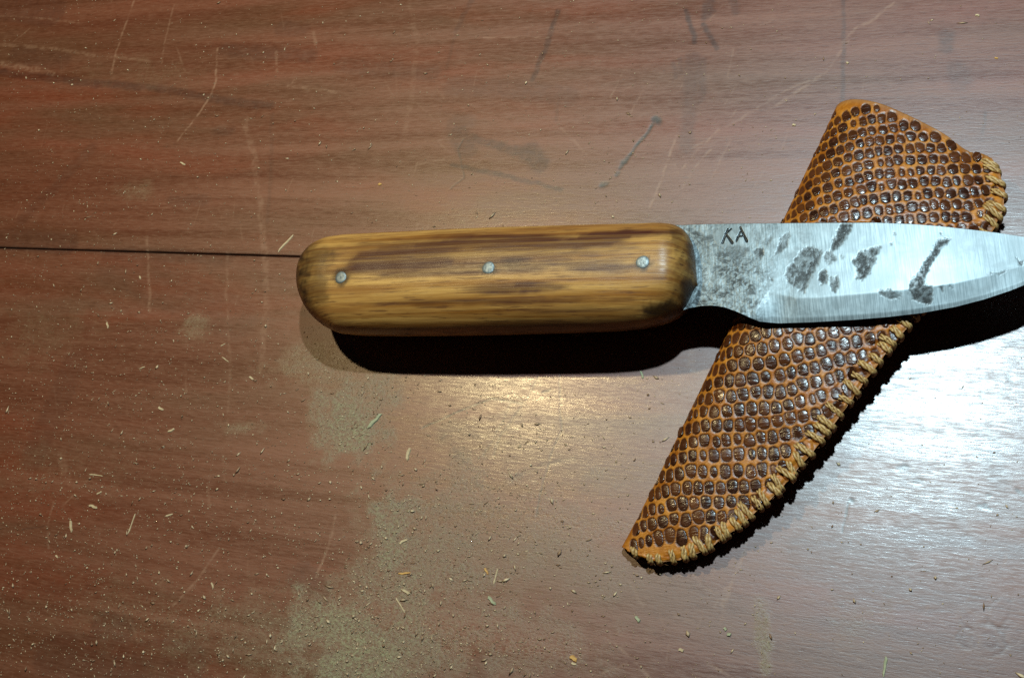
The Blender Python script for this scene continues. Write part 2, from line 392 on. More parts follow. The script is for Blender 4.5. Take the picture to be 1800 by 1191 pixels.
def paint(X, Y, marks, seed, soft=.22, solid=.15):
    out = np.zeros(X.shape)
    for k, (pts, w, st) in enumerate(marks):
        P = px_line(pts)
        xs = [p[0] for p in P]; ys = [p[1] for p in P]; r = w * 2.6 + 2
        idx = np.nonzero((X > min(xs) - r) & (X < max(xs) + r) & (Y > min(ys) - r) & (Y < max(ys) + r))[0]
        if len(idx) == 0: continue
        x = X[idx]; y = Y[idx]
        wob = min(w, 1.2) * 0.7 + .10
        x2 = x + (fnoise(x / (2.5 + 2 * w), y / (2.5 + 2 * w), seed + k, 3) - .5) * wob * 2.2
        y2 = y + (fnoise(x / (2.5 + 2 * w) + 40, y / (2.5 + 2 * w), seed + k + 5, 3) - .5) * wob * 2.2
        d = np.full(len(idx), 1e9); n = len(P)
        al = np.zeros(len(idx))
        for i in range(n - 1):
            di = seg_dist(x2, y2, P[i], P[i + 1])
            d = np.minimum(d, di)
        soft_k = max(soft, min(w * .5, 1.1))
        m = 1 - sstep(w - soft_k, w + soft_k, d)
        m *= st * (solid + (1 - solid) * sstep(.30, .68, fnoise(x / 1.3, y / 1.3, seed + 3 * k + 900, 4)))
        out[idx] = np.maximum(out[idx], m)
    return out

def build_plank(sign, parent, seed):
    cs = [G(0, 0), G(1800, 0), G(0, 1191), G(1800, 1191)]
    st = [to_st(c) for c in cs]
    smin = min(a for a, b in st) - 4; smax = max(a for a, b in st) + 4
    tmin = min(b for a, b in st) - 4; tmax = max(b for a, b in st) + 4
    step = 0.36
    s = np.concatenate([np.linspace(smin - 190, smin - 8, 14), np.arange(smin, smax, step), np.linspace(smax + 8, smax + 190, 14)])
    far = tmax if sign > 0 else -tmin
    t = np.concatenate([[.26, .31, .42, .6], np.arange(.9, far, step), np.linspace(far + 8, far + 190, 14)]) * sign
    if sign < 0: t = t[::-1]
    SS, TT = np.meshgrid(s, t, indexing='ij')
    X = S0[0] + SS * sd[0] + TT * tn[0]; Y = S0[1] + SS * sd[1] + TT * tn[1]
    x = X.ravel(); y = Y.ravel(); tt = np.abs(TT.ravel()); ss = SS.ravel()
    scr = paint(x, y, SCR, 100, .17); grm = paint(x, y, GRM, 300, .12, .6); stn = paint(x, y, STN, 500, .3, .62)
    # fine random scuffs, mostly across the grain
    r2 = random.Random(seed)
    sm = []
    for k in range(260):
        px, py = r2.uniform(0, 1800), r2.uniform(0, 1191)
        a = r2.gauss(1.75, .45); L = r2.uniform(8, 55)
        sm.append(([(px, py), (px + L * math.cos(a), py + L * math.sin(a))], r2.uniform(.10, .26), r2.uniform(.10, .42)))
    for k in range(60):
        px, py = r2.uniform(0, 1800), r2.uniform(0, 1191)
        a = r2.gauss(.05, .12); L = r2.uniform(20, 110)
        sm.append(([(px, py), (px + L * math.cos(a), py + L * math.sin(a))], r2.uniform(.10, .25), r2.uniform(.08, .28)))
    scr = np.maximum(scr, paint(x, y, sm, 1500))
    dst = np.zeros(x.shape)
    qx, qy = proj(np.stack([x, y, np.zeros_like(x)], 1))
    for k, (cx, cy, rx, ry, stg) in enumerate(DST):
        n = fnoise(x / 5.0, y / 5.0, 800 + k, 6)
        d = np.hypot((qx - cx) / rx, (qy - cy) / ry) + (n - .5) * 2.4
        dst = np.maximum(dst, stg * (1 - sstep(.15, 1.65, d)) ** .9)
    dst *= .55 + .45 * sstep(.3, .6, fnoise(x / 1.1, y / 1.1, 77, 3))
    z = -0.22 * np.exp(-(tt - .26) / .10)                       # worn arris at the seam
    z = z - 0.05 * grm - 0.012 * scr + 0.012 * (fnoise(x / 9, y / 3, 5, 3) - .5)
    for (cx, cy, r) in RING:                                    # pressed-in rosette
        c = G(cx, cy); rr = r * .157
        d = np.hypot(x - c[0], y - c[1]) + (fnoise(x / 1.5, y / 1.5, 60, 2) - .5) * 1.0
        ring = np.exp(-((d - rr) / .38) ** 2) + .6 * np.exp(-((d - rr * .5) / .35) ** 2)
        ring *= sstep(.38, .62, fnoise(x / 2.2, y / 2.2, 61, 3)); z -= .022 * ring; stn = np.maximum(stn, .30 * ring); scr = np.maximum(scr, .16 * np.exp(-((d - rr - .55) / .35) ** 2))
    edge = np.exp(-(tt - .26) / .5) * (.35 + .5 * fnoise(ss / 6, ss * 0, 9, 3))
    grm = np.maximum(grm, edge * .8)
    ns, nt = SS.shape
    V = np.stack([x, y, z], 1)
    # skirt and underside make the plank a solid board
    ring = [(i, 0) for i in range(ns)] + [(ns - 1, j) for j in range(1, nt)] + [(i, nt - 1) for i in range(ns - 2, -1, -1)] + [(0, j) for j in range(nt - 2, 0, -1)]
    ids = np.array([i * nt + j for i, j in ring])
    low = V[ids].copy(); low[:, 2] = -20
    n0 = len(V)
    F = grid_faces(ns, nt)
    m = len(ids); k = np.arange(m); k2 = (k + 1) % m
    side = np.stack([ids[k], n0 + k, n0 + k2, ids[k2]], 1)
    # underside closed with quads between the two long rows
    bot = []
    a = n0 + np.arange(ns); b = n0 + (ns - 1) + (nt - 1) + np.arange(ns)[::-1] - 0
    b = np.array([n0 + ring.index((i, nt - 1)) for i in (0, ns - 1)])
    VV = np.vstack([V, low])
    FF = np.vstack([F, side, np.array([[n0 + ring.index((0, 0)), n0 + ring.index((0, nt - 1)), n0 + ring.index((ns - 1, nt - 1)), n0 + ring.index((ns - 1, 0))]])])
    pad = np.zeros(m)
    at = {k2_: np.concatenate([v, pad]) for k2_, v in dict(scratch=scr, grime=np.clip(grm, 0, 1), stain=np.clip(stn, 0, 1), dust=dst).items()}
    return make_obj('plank', VV, FF, M_TABLE, parent, True, at)

table = thing('table', (0, 0, -20), kind='structure')
table['label'] = 'worn red-brown varnished wooden table top with a thin black seam between its two planks'
build_plank(1, table, 5)
build_plank(-1, table, 6)

# ------------------------------------------------------------------ the knife
KS = 0.012                                    # the blade end lies a little higher, on the sheath
BMAX = 12.6; TANG = 1.3
XB = G(530, 500, 13)[0]
KZ0 = [13.9]
def kz(x): return KZ0[0] + KS * (np.asarray(x) - XB)
def K(px, py):
    """photo position on the knife's middle plane"""
    p = G(px, py, 14.0)
    for _ in range(4): p = G(px, py, float(kz(p[0])))
    return p

# handle outline (top and bottom silhouettes)
top_px = [(530, 497), (532, 478), (538, 460), (549, 444), (566, 431), (588, 422), (620, 417), (700, 413), (800, 408.5), (900, 405), (1000, 402), (1100, 399), (1160, 398), (1188, 400), (1204, 407), (1214, 418), (1220, 434), (1223, 455)]
bot_px = [(530, 497), (531, 515), (536, 534), (545, 552), (558, 567), (575, 579), (598, 589), (640, 593), (700, 594), (800, 593), (900, 591), (1000, 588), (1080, 585), (1130, 580), (1165, 571), (1190, 558), (1208, 540), (1223, 505)]
TP = np.array([K(*p) for p in top_px]); BP = np.array([K(*p) for p in bot_px])
x0 = min(TP[0, 0], BP[0, 0]); x1 = TP[-1, 0]
Lh = x1 - x0
_a = np.linspace(0, 1, 150)
xs = x0 + Lh * (0.5 - 0.5 * np.cos(np.pi * _a)) * .55 + Lh * _a * .45
def mono(P, x):
    o = np.argsort(P[:, 0]); return np.interp(x, P[o, 0], P[o, 1])
yt = mono(TP, xs); yb = mono(BP, xs)
mid = (TP[0, 1] + BP[0, 1]) / 2
# smooth the interpolated outline a little except at the very ends
def sm1(v):
    w = v.copy()
    for _ in range(3): w[2:-2] = (w[1:-3] + 2 * w[2:-2] + w[3:-1]) / 4
    return w
yt = sm1(yt); yb = sm1(yb)
yt[0] = yb[0] = mid
yc = (yt + yb) / 2; ha = (yt - yb) / 2 * .965
def endf(d, r):
    q = np.clip(d / r, 0, 1); return np.sqrt(np.maximum(0, 1 - (1 - q) ** 2))
hb = (BMAX - TANG) * np.minimum(1, endf(xs - x0 + .02, 12.0) ** .8) * endf(x1 - xs + .02, 8.0) ** .9
hb *= 1 - .05 * np.cos((xs - x0) / Lh * 2 * np.pi)
KZ0[0] += float(np.max(hb + TANG - kz(xs))) + 0.0   # rest the handle on the table
TH = np.linspace(0, np.pi, 44)
NS = 2.35
cy = np.sign(np.cos(TH)) * np.abs(np.cos(TH)) ** (2 / NS); cz = np.abs(np.sin(TH)) ** (2 / NS)

knife_c = np.array([float(xs[60]), float(yc[60]), 0.0])
knife = thing('knife', knife_c, 'small handmade knife with scorched wooden handle and mottled steel blade marked KA', 'knife')

def slab(sgn):
    V = np.zeros((len(xs), len(TH), 3))
    ns = NS if sgn > 0 else 1.75
    cy = np.sign(np.cos(TH)) * np.abs(np.cos(TH)) ** (2 / ns); cz = np.abs(np.sin(TH)) ** (2 / ns)
    V[:, :, 0] = xs[:, None]
    lump = (fnoise(xs[:, None] / 9 + 0 * TH[None], TH[None] * 2 + 0 * xs[:, None], 21, 2) - .5) * .5
    tuck = 1.0 if sgn > 0 else np.where(np.cos(TH) < 0, .90, .985)[None]
    V[:, :, 1] = yc[:, None] + (ha[:, None] * tuck + lump * np.sin(TH)[None]) * cy[None]
    V[:, :, 2] = kz(xs)[:, None] + sgn * (TANG + (hb[:, None] + lump * .5 * np.minimum(1, hb[:, None] / 4) * (1 if sgn > 0 else 0)) * cz[None])
    nx, nt = len(xs), len(TH)
    F = grid_faces(nx, nt)
    if sgn > 0: F = F[:, ::-1]
    flat = np.array([[i * nt, (i + 1) * nt, (i + 1) * nt + nt - 1, i * nt + nt - 1] for i in range(nx - 1)])
    if sgn < 0: flat = flat[:, ::-1]
    P = V.reshape(-1, 3)
    qx, qy = proj(P)
    def band(cx, cy_, rx, ry, s, seed, soft=.55, f=(46, 5)):
        d = np.hypot((qx - cx) / rx, (qy + (qx - cx) * .02 - cy_) / ry) + (fnoise(qx / f[0], qy / f[1], seed, 3) - .5) * 1.0 - .12
        return s * (1 - sstep(1 - soft, 1 + soft, d))
    pur = np.zeros(len(P)); bur_dark = np.zeros(len(P))
    for k, b in enumerate([(705, 455, 78, 13, .95), (735, 478, 115, 7.5, .95), (800, 474, 60, 6, .7), (700, 445, 60, 7, .8), (880, 425, 140, 12, .55), (770, 432, 60, 8, .6), (960, 430, 110, 8, .6), (918, 467, 48, 9, 1.0), (1000, 464, 70, 8, .5), (1060, 470, 60, 8, .5), (930, 505, 52, 6, .9), (880, 508, 50, 8, .45), (1062, 418, 40, 9, .85), (1045, 425, 25, 6, .7), (870, 530, 180, 4, .4), (840, 440, 220, 24, .36), (1000, 545, 130, 3, .35), (1120, 410, 50, 6, .5)]):
        pur = np.maximum(pur, band(*b, 40 + k))
    for k, b in enumerate([(558, 500, 16, 32, .55), (560, 452, 24, 14, .6), (545, 470, 12, 20, .45), (566, 520, 10, 14, .5), (1190, 412, 12, 12, .6), (1208, 520, 14, 34, .85), (1170, 545, 34, 14, .92), (1216, 450, 9, 30, .7), (1195, 505, 12, 10, .5), (900, 463, 22, 7, .4), (1188, 425, 6, 8, .5), (1205, 440, 5, 10, .5)]):
        bur_dark = np.maximum(bur_dark, band(*b, 80 + k, .5, (9, 9)))
    bur_dark = np.maximum(bur_dark, .78 * (1 - sstep(2, 50, qx - 530)) * (.5 + fnoise(qx / 8, qy / 8, 3, 3)))
    bur_dark = np.maximum(bur_dark, .95 * sstep(1130, 1225, qx) * fnoise(qx / 7, qy / 7, 13, 4))
    bur_dark = np.maximum(bur_dark, .72 * sstep(545, 580, qy + (qx - 900) * .02) * (.4 + .8 * fnoise(qx / 60, qy / 4, 19, 3)) * sstep(760, 960, qx))  # darker towards the lower edge in streaks, fading out over the butt half
    for (cx, cy_) in PINS:                                 # stain around each pin, drawn out along the grain
        d = np.hypot((qx - cx - 1), (qy - cy_ - 1))
        bur_dark = np.maximum(bur_dark, .85 * (1 - sstep(11.5, 15.5, d)))
        bur_dark = np.maximum(bur_dark, .7 * (1 - sstep(.6, 1.1, np.hypot((qx - cx - 1) / 21, (qy - cy_ - 2) / 7.5) + (fnoise(qx / 4, qy / 3, 9, 2) - .5) * .5)))
    return make_obj('handle_scale', P, np.vstack([F, flat]), M_WOOD, knife, True, dict(purple=np.clip(pur * 2.1, 0, 1), burn_dark=np.clip(bur_dark, 0, 1)))

PINS = [(599, 487.5), (858.5, 470.5), (1129.5, 460.5)]
s_up = slab(1)
s_lo = slab(-1)

# tang: steel core following the handle outline
n = len(xs)
ring = np.vstack([np.stack([xs, yc + ha * .998], 1), np.stack([xs, yc - ha * .90], 1)[::-1]])
zc = kz(ring[:, 0])
m = len(ring)
V = np.vstack([np.column_stack([ring, zc + TANG - .03]), np.column_stack([ring, zc - TANG + .03])])
F = [[i, i + m, (i + 1) % m + m, (i + 1) % m] for i in range(m)]
F += [[i, i + 1, m - 2 - i, m - 1 - i] for i in range(n - 1)] + [[m + m - 1 - i, m + m - 2 - i, m + i + 1, m + i] for i in range(n - 1)]
make_obj('tang', V, F, M_TANG, knife, False)

def slab_top_z(x, y):
    i = np.interp(x, xs, np.arange(len(xs)))
    a = np.interp(i, np.arange(len(xs)), ha); b = np.interp(i, np.arange(len(xs)), hb); c = np.interp(i, np.arange(len(xs)), yc)
    q = min(.999, abs((y - c) / a))
    return float(kz(x)) + TANG + b * (1 - q ** NS) ** (1 / NS)

for (px, py) in PINS:
    p = G(px, py, 25)
    for _ in range(6): p = G(px, py, slab_top_z(p[0], p[1]))
    zt = slab_top_z(p[0], p[1]) + .10
    zb = 2 * float(kz(p[0])) - zt + .3
    # surface slope so that the head follows the wood
    e = .4
    gx = (slab_top_z(p[0] + e, p[1]) - slab_top_z(p[0] - e, p[1])) / (2 * e); gy = (slab_top_z(p[0], p[1] + e) - slab_top_z(p[0], p[1] - e)) / (2 * e)
    R = 1.74; V = []; F = []; N = 20
    rings = [(R, zb, 0), (R, zt - .14, 1), (R * .93, zt, 1), (R * .55, zt + .05, 1)]
    for (r, z, fl) in rings:
        for k in range(N):
            a = 2 * math.pi * k / N
            rr = r * (1 + .03 * math.sin(3 * a + px))
            dx, dy = rr * math.cos(a), rr * math.sin(a)
            V.append((p[0] + dx, p[1] + dy, z + fl * (gx * dx + gy * dy)))
    V.append((p[0], p[1], zt + .06)); c = len(V) - 1
    for q in range(3):
        for k in range(N): F.append((q * N + k, q * N + (k + 1) % N, (q + 1) * N + (k + 1) % N, (q + 1) * N + k))
    for k in range(N): F.append((3 * N + k, 3 * N + (k + 1) % N, c))
    F.append(tuple(range(N))[::-1])
    make_obj('pin', V, F, M_PIN, knife, True)

# blade --------------------------------------------------------------
spine_px = [(1188, 400), (1204, 400.5), (1215, 399.5), (1260, 398.5), (1400, 397), (1540, 396.5), (1600, 399), (1650, 402.5), (1700, 407), (1750, 412), (1800, 419), (1822, 427), (1838, 441), (1843, 461)]
edge_px = [(1188, 552), (1200, 549.5), (1215, 545), (1235, 541.5), (1255, 541), (1275, 544), (1295, 551), (1315, 560), (1335, 567), (1370, 568), (1430, 566), (1500, 562), (1560, 557), (1620, 550), (1680, 539), (1730, 526), (1775, 511), (1800, 501), (1822, 487), (1837, 474), (1843, 461.5)]
bev_px = [(1188, 545), (1300, 540), (1330, 552), (1342, 530), (1352, 516), (1400, 527), (1440, 526), (1500, 521), (1560, 516), (1620, 510), (1680, 501), (1730, 489), (1780, 474), (1825, 462), (1843, 461)]
SP = np.array([K(*p) for p in spine_px]); EP = np.array([K(*p) for p in edge_px]); BV = np.array([K(*p) for p in bev_px])
bx0, bx1 = SP[0, 0], SP[-1, 0]
NX, NY = 760, 190
bxs = bx0 + (bx1 - bx0) * (1 - (1 - np.linspace(0, 1, NX)) ** 1.06)
ysp = mono(SP, bxs); yed = np.minimum(mono(EP, bxs), ysp); ybv = np.clip(mono(BV, bxs), yed, ysp)
for _ in range(4):
    for arr in (ysp, yed): arr[2:-6] = (arr[1:-7] + 2 * arr[2:-6] + arr[3:-5]) / 4
yed = np.minimum(yed, ysp - 1e-3)
sv = np.linspace(0, 1, NY)
BX = np.repeat(bxs[:, None], NY, 1); BY = ysp[:, None] + (yed - ysp)[:, None] * sv[None]
qx, qy = proj(np.stack([BX, BY, kz(BX)], -1).reshape(-1, 3)); qx = qx.reshape(BX.shape); qy = qy.reshape(BX.shape)
Wd = (ysp - yed)[:, None]
distal = 1 - .55 * sstep(1600, 1835, qx)
TS, TB, TM = 1.75, 1.28, .35
plunge = sstep(1312, 1388, qx + (qy - 530) * .34)
dB = np.clip((ysp[:, None] - BY) / np.maximum(.01, (ysp - ybv)[:, None]), 0, 1)
below = np.clip((ybv[:, None] - BY) / np.maximum(.01, (ybv - yed)[:, None]), 0, 1)
micro = .79
prof = np.where(below <= 0, TS + (TB - TS) * dB, np.where(below < micro, TB + (TM - TB) * below / micro, TM * (1 - (below - micro) / (1 - micro)) + .02))
ric = TS - .18 * sv[None] ** 2
for _ in range(5): prof[:, 1:-1] = (prof[:, :-2] + 2 * prof[:, 1:-1] + prof[:, 2:]) / 4      # hand-ground, softly rounded lines
half = (prof * plunge + ric * (1 - plunge)) * distal
half[:, 0] *= .93
# stamped letters and hollows left from forging
wob = lambda s, a: (fnoise(qx / 5, qy / 5, s, 4) - .5) * a * 1.9
patch = np.zeros(qx.shape)
POLY = [([(1325, 446), (1332, 440), (1343, 441), (1346, 452), (1338, 461), (1327, 456)], .95),
        ([(1275, 437), (1300, 434), (1314, 441), (1312, 456), (1290, 460), (1276, 452)], .36),
        ([(1340, 434), (1348, 422), (1360, 420), (1358, 430), (1346, 440)], .38),
        ([(1389, 411), (1391, 420), (1384, 438), (1374, 449), (1362, 455), (1370, 430), (1378, 418)], .55),
        ([(1412, 441), (1429, 436), (1446, 446), (1440, 467), (1425, 496), (1412, 520), (1400, 512), (1385, 500), (1378, 488), (1389, 470)], .62),
        ([(1428, 440), (1446, 446), (1438, 470), (1420, 500), (1408, 500), (1424, 465)], .75),
        ([(1479, 397), (1500, 397), (1494, 412), (1484, 428), (1472, 443), (1459, 447), (1463, 430), (1468, 418)], .93),
        ([(1448, 448), (1462, 442), (1470, 460), (1458, 470), (1448, 462)], .5),
        ([(1442, 482), (1450, 478), (1457, 487), (1454, 502), (1446, 505), (1440, 494)], .85),
        ([(1458, 492), (1472, 490), (1476, 505), (1470, 520), (1460, 516)], .55),
        ([(1353, 494), (1357, 492), (1361, 496), (1357, 501)], .95), ([(1325, 485), (1334, 472), (1337, 488)], .85),
        ([(1547, 436), (1545, 447), (1533, 474), (1518, 497), (1504, 494), (1507, 480), (1498, 463), (1513, 447)], .80),
        ([(1670, 425), (1662, 424), (1648, 428), (1636, 452), (1622, 472), (1610, 488), (1600, 500), (1596, 514), (1604, 530), (1622, 536), (1634, 538), (1640, 522), (1638, 506), (1625, 504), (1628, 486), (1640, 463), (1655, 440)], .78),
        ([(1648, 428), (1668, 425), (1655, 440), (1640, 463), (1628, 476), (1622, 472), (1636, 452)], .95),
        ([(1544, 514), (1560, 513), (1582, 518), (1584, 528), (1566, 530), (1548, 524)], .5), ([(1648, 508), (1660, 506), (1656, 516)], .7), ([(1668, 506), (1674, 505), (1672, 509)], .8), ([(1788, 457), (1800, 460), (1798, 469), (1790, 466)], .95),
        ([(1563, 431), (1568, 432), (1566, 436)], .9), ([(1571, 414), (1574, 413), (1574, 417)], .9), ([(1653, 415), (1656, 415), (1655, 418)], .9), ([(1286, 474), (1291, 472), (1287, 466), (1283, 470)], .6), ([(1250, 484), (1258, 478), (1259, 488)], .6), ([(1476, 452), (1483, 455), (1478, 459)], .8), ([(1735, 485), (1772, 476), (1760, 484)], .5)]
for k, (pl, st) in enumerate(POLY):
    x_a, x_b = min(p[0] for p in pl) - 8, max(p[0] for p in pl) + 8
    c = np.nonzero((qx[:, NY // 2] > x_a - 10) & (qx[:, NY // 2] < x_b + 10))[0]
    if not len(c): continue
    sl = slice(c[0], c[-1] + 1)
    d = poly_sdf(qx[sl] + wob(k, 5)[sl], qy[sl] + wob(k + 50, 5)[sl], pl)
    patch[sl] = np.maximum(patch[sl], min(1, st * 1.4) * (1 - sstep(-4.2, 2.4, d)) * (.55 + .45 * sstep(.3, .6, fnoise(qx[sl] / 7, qy[sl] / 9, k + 7, 3))))
stamp = np.zeros(qx.shape)
for (a, b, w0, w1) in [((1281, 408), (1271.5, 432), 1.1, 1.6), ((1287, 407.5), (1276.5, 417), .9, .9), ((1277, 416), (1288.5, 432), 1.3, 2.2),
                       ((1302.5, 404.5), (1314, 429), 1.2, 2.1), ((1302.5, 413), (1296, 428.5), 1.0, 1.4), ((1298, 421.5), (1309, 419.5), 1.0, 1.0)]:
    dx, dy = b[0] - a[0], b[1] - a[1]
    t = np.clip(((qx - a[0]) * dx + (qy - a[1]) * dy) / (dx * dx + dy * dy), 0, 1)
    d = np.hypot(qx - a[0] - t * dx, qy - a[1] - t * dy); w = w0 + (w1 - w0) * t
    stamp = np.maximum(stamp, 1 - sstep(w - .6, w + .6, d))
mott = (1 - sstep(1325, 1385, qx + (qy - 480) * .30)) * (.35 + .65 * sstep(400, 520, qy + (1320 - qx) * .35))
mott = np.maximum(mott, (1 - sstep(1222, 1262, qx)) * .95)
mott = np.maximum(mott * (1 - .7 * (np.hypot((qx - 1292) / 36, (qy - 422) / 22) < 1)), .16 * (1 - sstep(1380, 1480, qx)))
relief = -.10 * patch - .22 * stamp - .10 * mott * fnoise(qx / 5, qy / 5, 31, 3) + .05 * (fnoise(qx / 60, qy / 60, 6, 2) - .5)
edge_keep = np.minimum(1, half / .5)
ZT = kz(BX) + half + relief * edge_keep
# underside, coarser across
nb = 9
svb = np.linspace(0, 1, nb)[1:-1]
idx = np.round(svb * (NY - 1)).astype(int)
V = np.vstack([np.stack([BX, BY, ZT], -1).reshape(-1, 3),
               np.stack([np.repeat(bxs[:, None], nb - 2, 1), BY[:, idx], (kz(BX) - half)[:, idx]], -1).reshape(-1, 3),
               np.stack([bxs, ysp, kz(bxs) - half[:, 0]], 1)])
o1 = NX * NY; o2 = o1 + NX * (nb - 2)
F = [grid_faces(NX, NY)[:, ::-1], grid_faces(NX, nb - 2, o1)]
i = np.arange(NX - 1)
F.append(np.stack([o2 + i, o2 + i + 1, o1 + (i + 1) * (nb - 2), o1 + i * (nb - 2)], 1))                               # spine underside
F.append(np.stack([i * NY, (i + 1) * NY, o2 + i + 1, o2 + i], 1))                                                    # spine
F.append(np.stack([o1 + i * (nb - 2) + nb - 3, o1 + (i + 1) * (nb - 2) + nb - 3, (i + 1) * NY + NY - 1, i * NY + NY - 1], 1))   # edge
z2 = np.zeros(len(V) - o1)
blade = make_obj('blade', V, np.vstack(F), M_BLADE, knife, True,
                 dict(patch=np.concatenate([patch.ravel(), z2]), stamp=np.concatenate([stamp.ravel(), z2]), mottle=np.concatenate([mott.ravel(), z2])))
# keep the plunge, bevel and spine crisp
try:
    blade.data.set_sharp_from_angle(angle=math.radians(28))
except Exception:
    pass
def blade_under(x, y):
    """underside height of the blade above x, y (large where there is no blade)"""
    ys_ = np.interp(x, bxs, ysp); ye_ = np.interp(x, bxs, yed)
    ins = (y < ys_ + 1.2) & (y > ye_ - 1.2) & (x > bx0) & (x < bx1)
    fr = np.clip((ys_ - y) / np.maximum(.01, ys_ - ye_), 0, 1)
    ii = np.clip(np.interp(x, bxs, np.arange(NX)), 0, NX - 1).astype(int)
    h = half[ii, np.clip((fr * (NY - 1)).astype(int), 0, NY - 1)]
    return np.where(ins, kz(x) - h, 1e3)

# ------------------------------------------------------------------ the sheath
fold_px = [(1095, 962), (1125, 905), (1160, 836), (1192, 770), (1222, 708), (1252, 646), (1285, 578), (1330, 488), (1376, 394), (1420, 300), (1448, 240), (1470, 194)]
seam_px = [(1104, 968), (1152, 988), (1195, 985), (1248, 964), (1310, 918), (1372, 862), (1432, 792), (1486, 720), (1548, 634), (1612, 556), (1735, 425), (1764, 372), (1765, 335), (1754, 302), (1742, 280)]
def arc(P):
    P = np.array(P, float); d = np.r_[0, np.cumsum(np.hypot(*np.diff(P, axis=0).T))]; return d / d[-1]
NU, NVt, NVb = 400, 180, 40
uu = np.linspace(0, 1, NU)
fa, sa = arc(fold_px), arc(seam_px)
fp = np.array(fold_px, float); spx = np.array(seam_px, float)
fold_at = np.stack([np.interp(uu, fa, fp[:, 0]), np.interp(uu, fa, fp[:, 1])], 1)
su = np.clip(uu * .995 + .005 + .055 * np.sin(np.pi * uu) - .02 * np.sin(2 * np.pi * uu), 0, 1)
seam_at = np.stack([np.interp(su, sa, spx[:, 0]), np.interp(su, sa, spx[:, 1])], 1)
for arr in (fold_at, seam_at):
    for _ in range(10): arr[1:-1] = (arr[:-2] + 2 * arr[1:-1] + arr[2:]) / 4
ht = np.interp(uu, [0, .08, .2, .35, .5, .62, .8, .92, 1], [3.0, 4.6, 6.8, 9.4, 12.0, 13.2, 13.2, 12.4, 11.2])
zs = np.interp(uu, [0, .08, .2, .35, .5, .62, .8, .92, 1], [3.6, 4.8, 6.8, 9.0, 10.8, 12.0, 12.0, 10.8, 9.6])
zf = ht * .40
FW = np.array([G(fold_at[i, 0], fold_at[i, 1], zf[i]) for i in range(NU)])
SW = np.array([G(seam_at[i, 0], seam_at[i, 1], zs[i] - .8) for i in range(NU)])
SW[0, :2] = FW[0, :2] + (SW[1, :2] - FW[1, :2]) * .7
vt = np.linspace(0, 1, NVt) ** 1.45
VF = .34                                       # share of the width taken by the rolled fold
def top_surface():
    P = np.zeros((NU, NVt, 3))
    bul = (sstep(.86, 1, uu)[:, None]) * (np.sin(np.pi * np.clip(vt / .98, 0, 1)) ** .8 * (1.25 - vt) - .50 * np.exp(-((vt - .84) / .08) ** 2))
    P[:, :, :2] = FW[:, None, :2] + (SW - FW)[:, None, :2] * vt[None, :, None]
    P[:, :, 1] += bul * 3.6
    P[:, :, 0] += -bul * .2
    q = np.clip(vt / VF, 0, 1)
    rise = (1 - (1 - q) ** 2.3) ** (1 / 2.0)
    w = sstep(.28, 1.0, vt)
    Z = zf[:, None] + (ht - zf)[:, None] * rise[None]
    Z = Z * (1 - w)[None] + zs[:, None] * w[None]
    dent = (fnoise(P[:, :, 0] / 16, P[:, :, 1] / 16, 91, 2) - .5) * 1.3 * np.sin(np.pi * np.clip(vt, 0, 1))[None] * np.minimum(1, uu / .12)[:, None]
    Z = Z + dent
    lip = np.exp(-((1 - vt) / .05) ** 2)                     # the stitched edge is pinched
    Z -= lip[None] * .25
    lump = (fnoise(P[:, :, 0] / 1.9, P[:, :, 1] / 1.9, 44, 3) - .5) * sstep(.78, .97, vt)[None]
    Z = Z + lump * 1.5
    P[:, :, 2] = Z
    od = (SW - FW)[:, None, :2]; od = od / np.linalg.norm(od, axis=2, keepdims=True)
    P[:, :, :2] += od * (lump * .9)[:, :, None]
    return P
PT = top_surface()
# the blade presses on the soft tube where it crosses
press = blade_under(PT[:, :, 0], PT[:, :, 1]) - .52
PT[:, :, 2] = np.minimum(PT[:, :, 2], press)
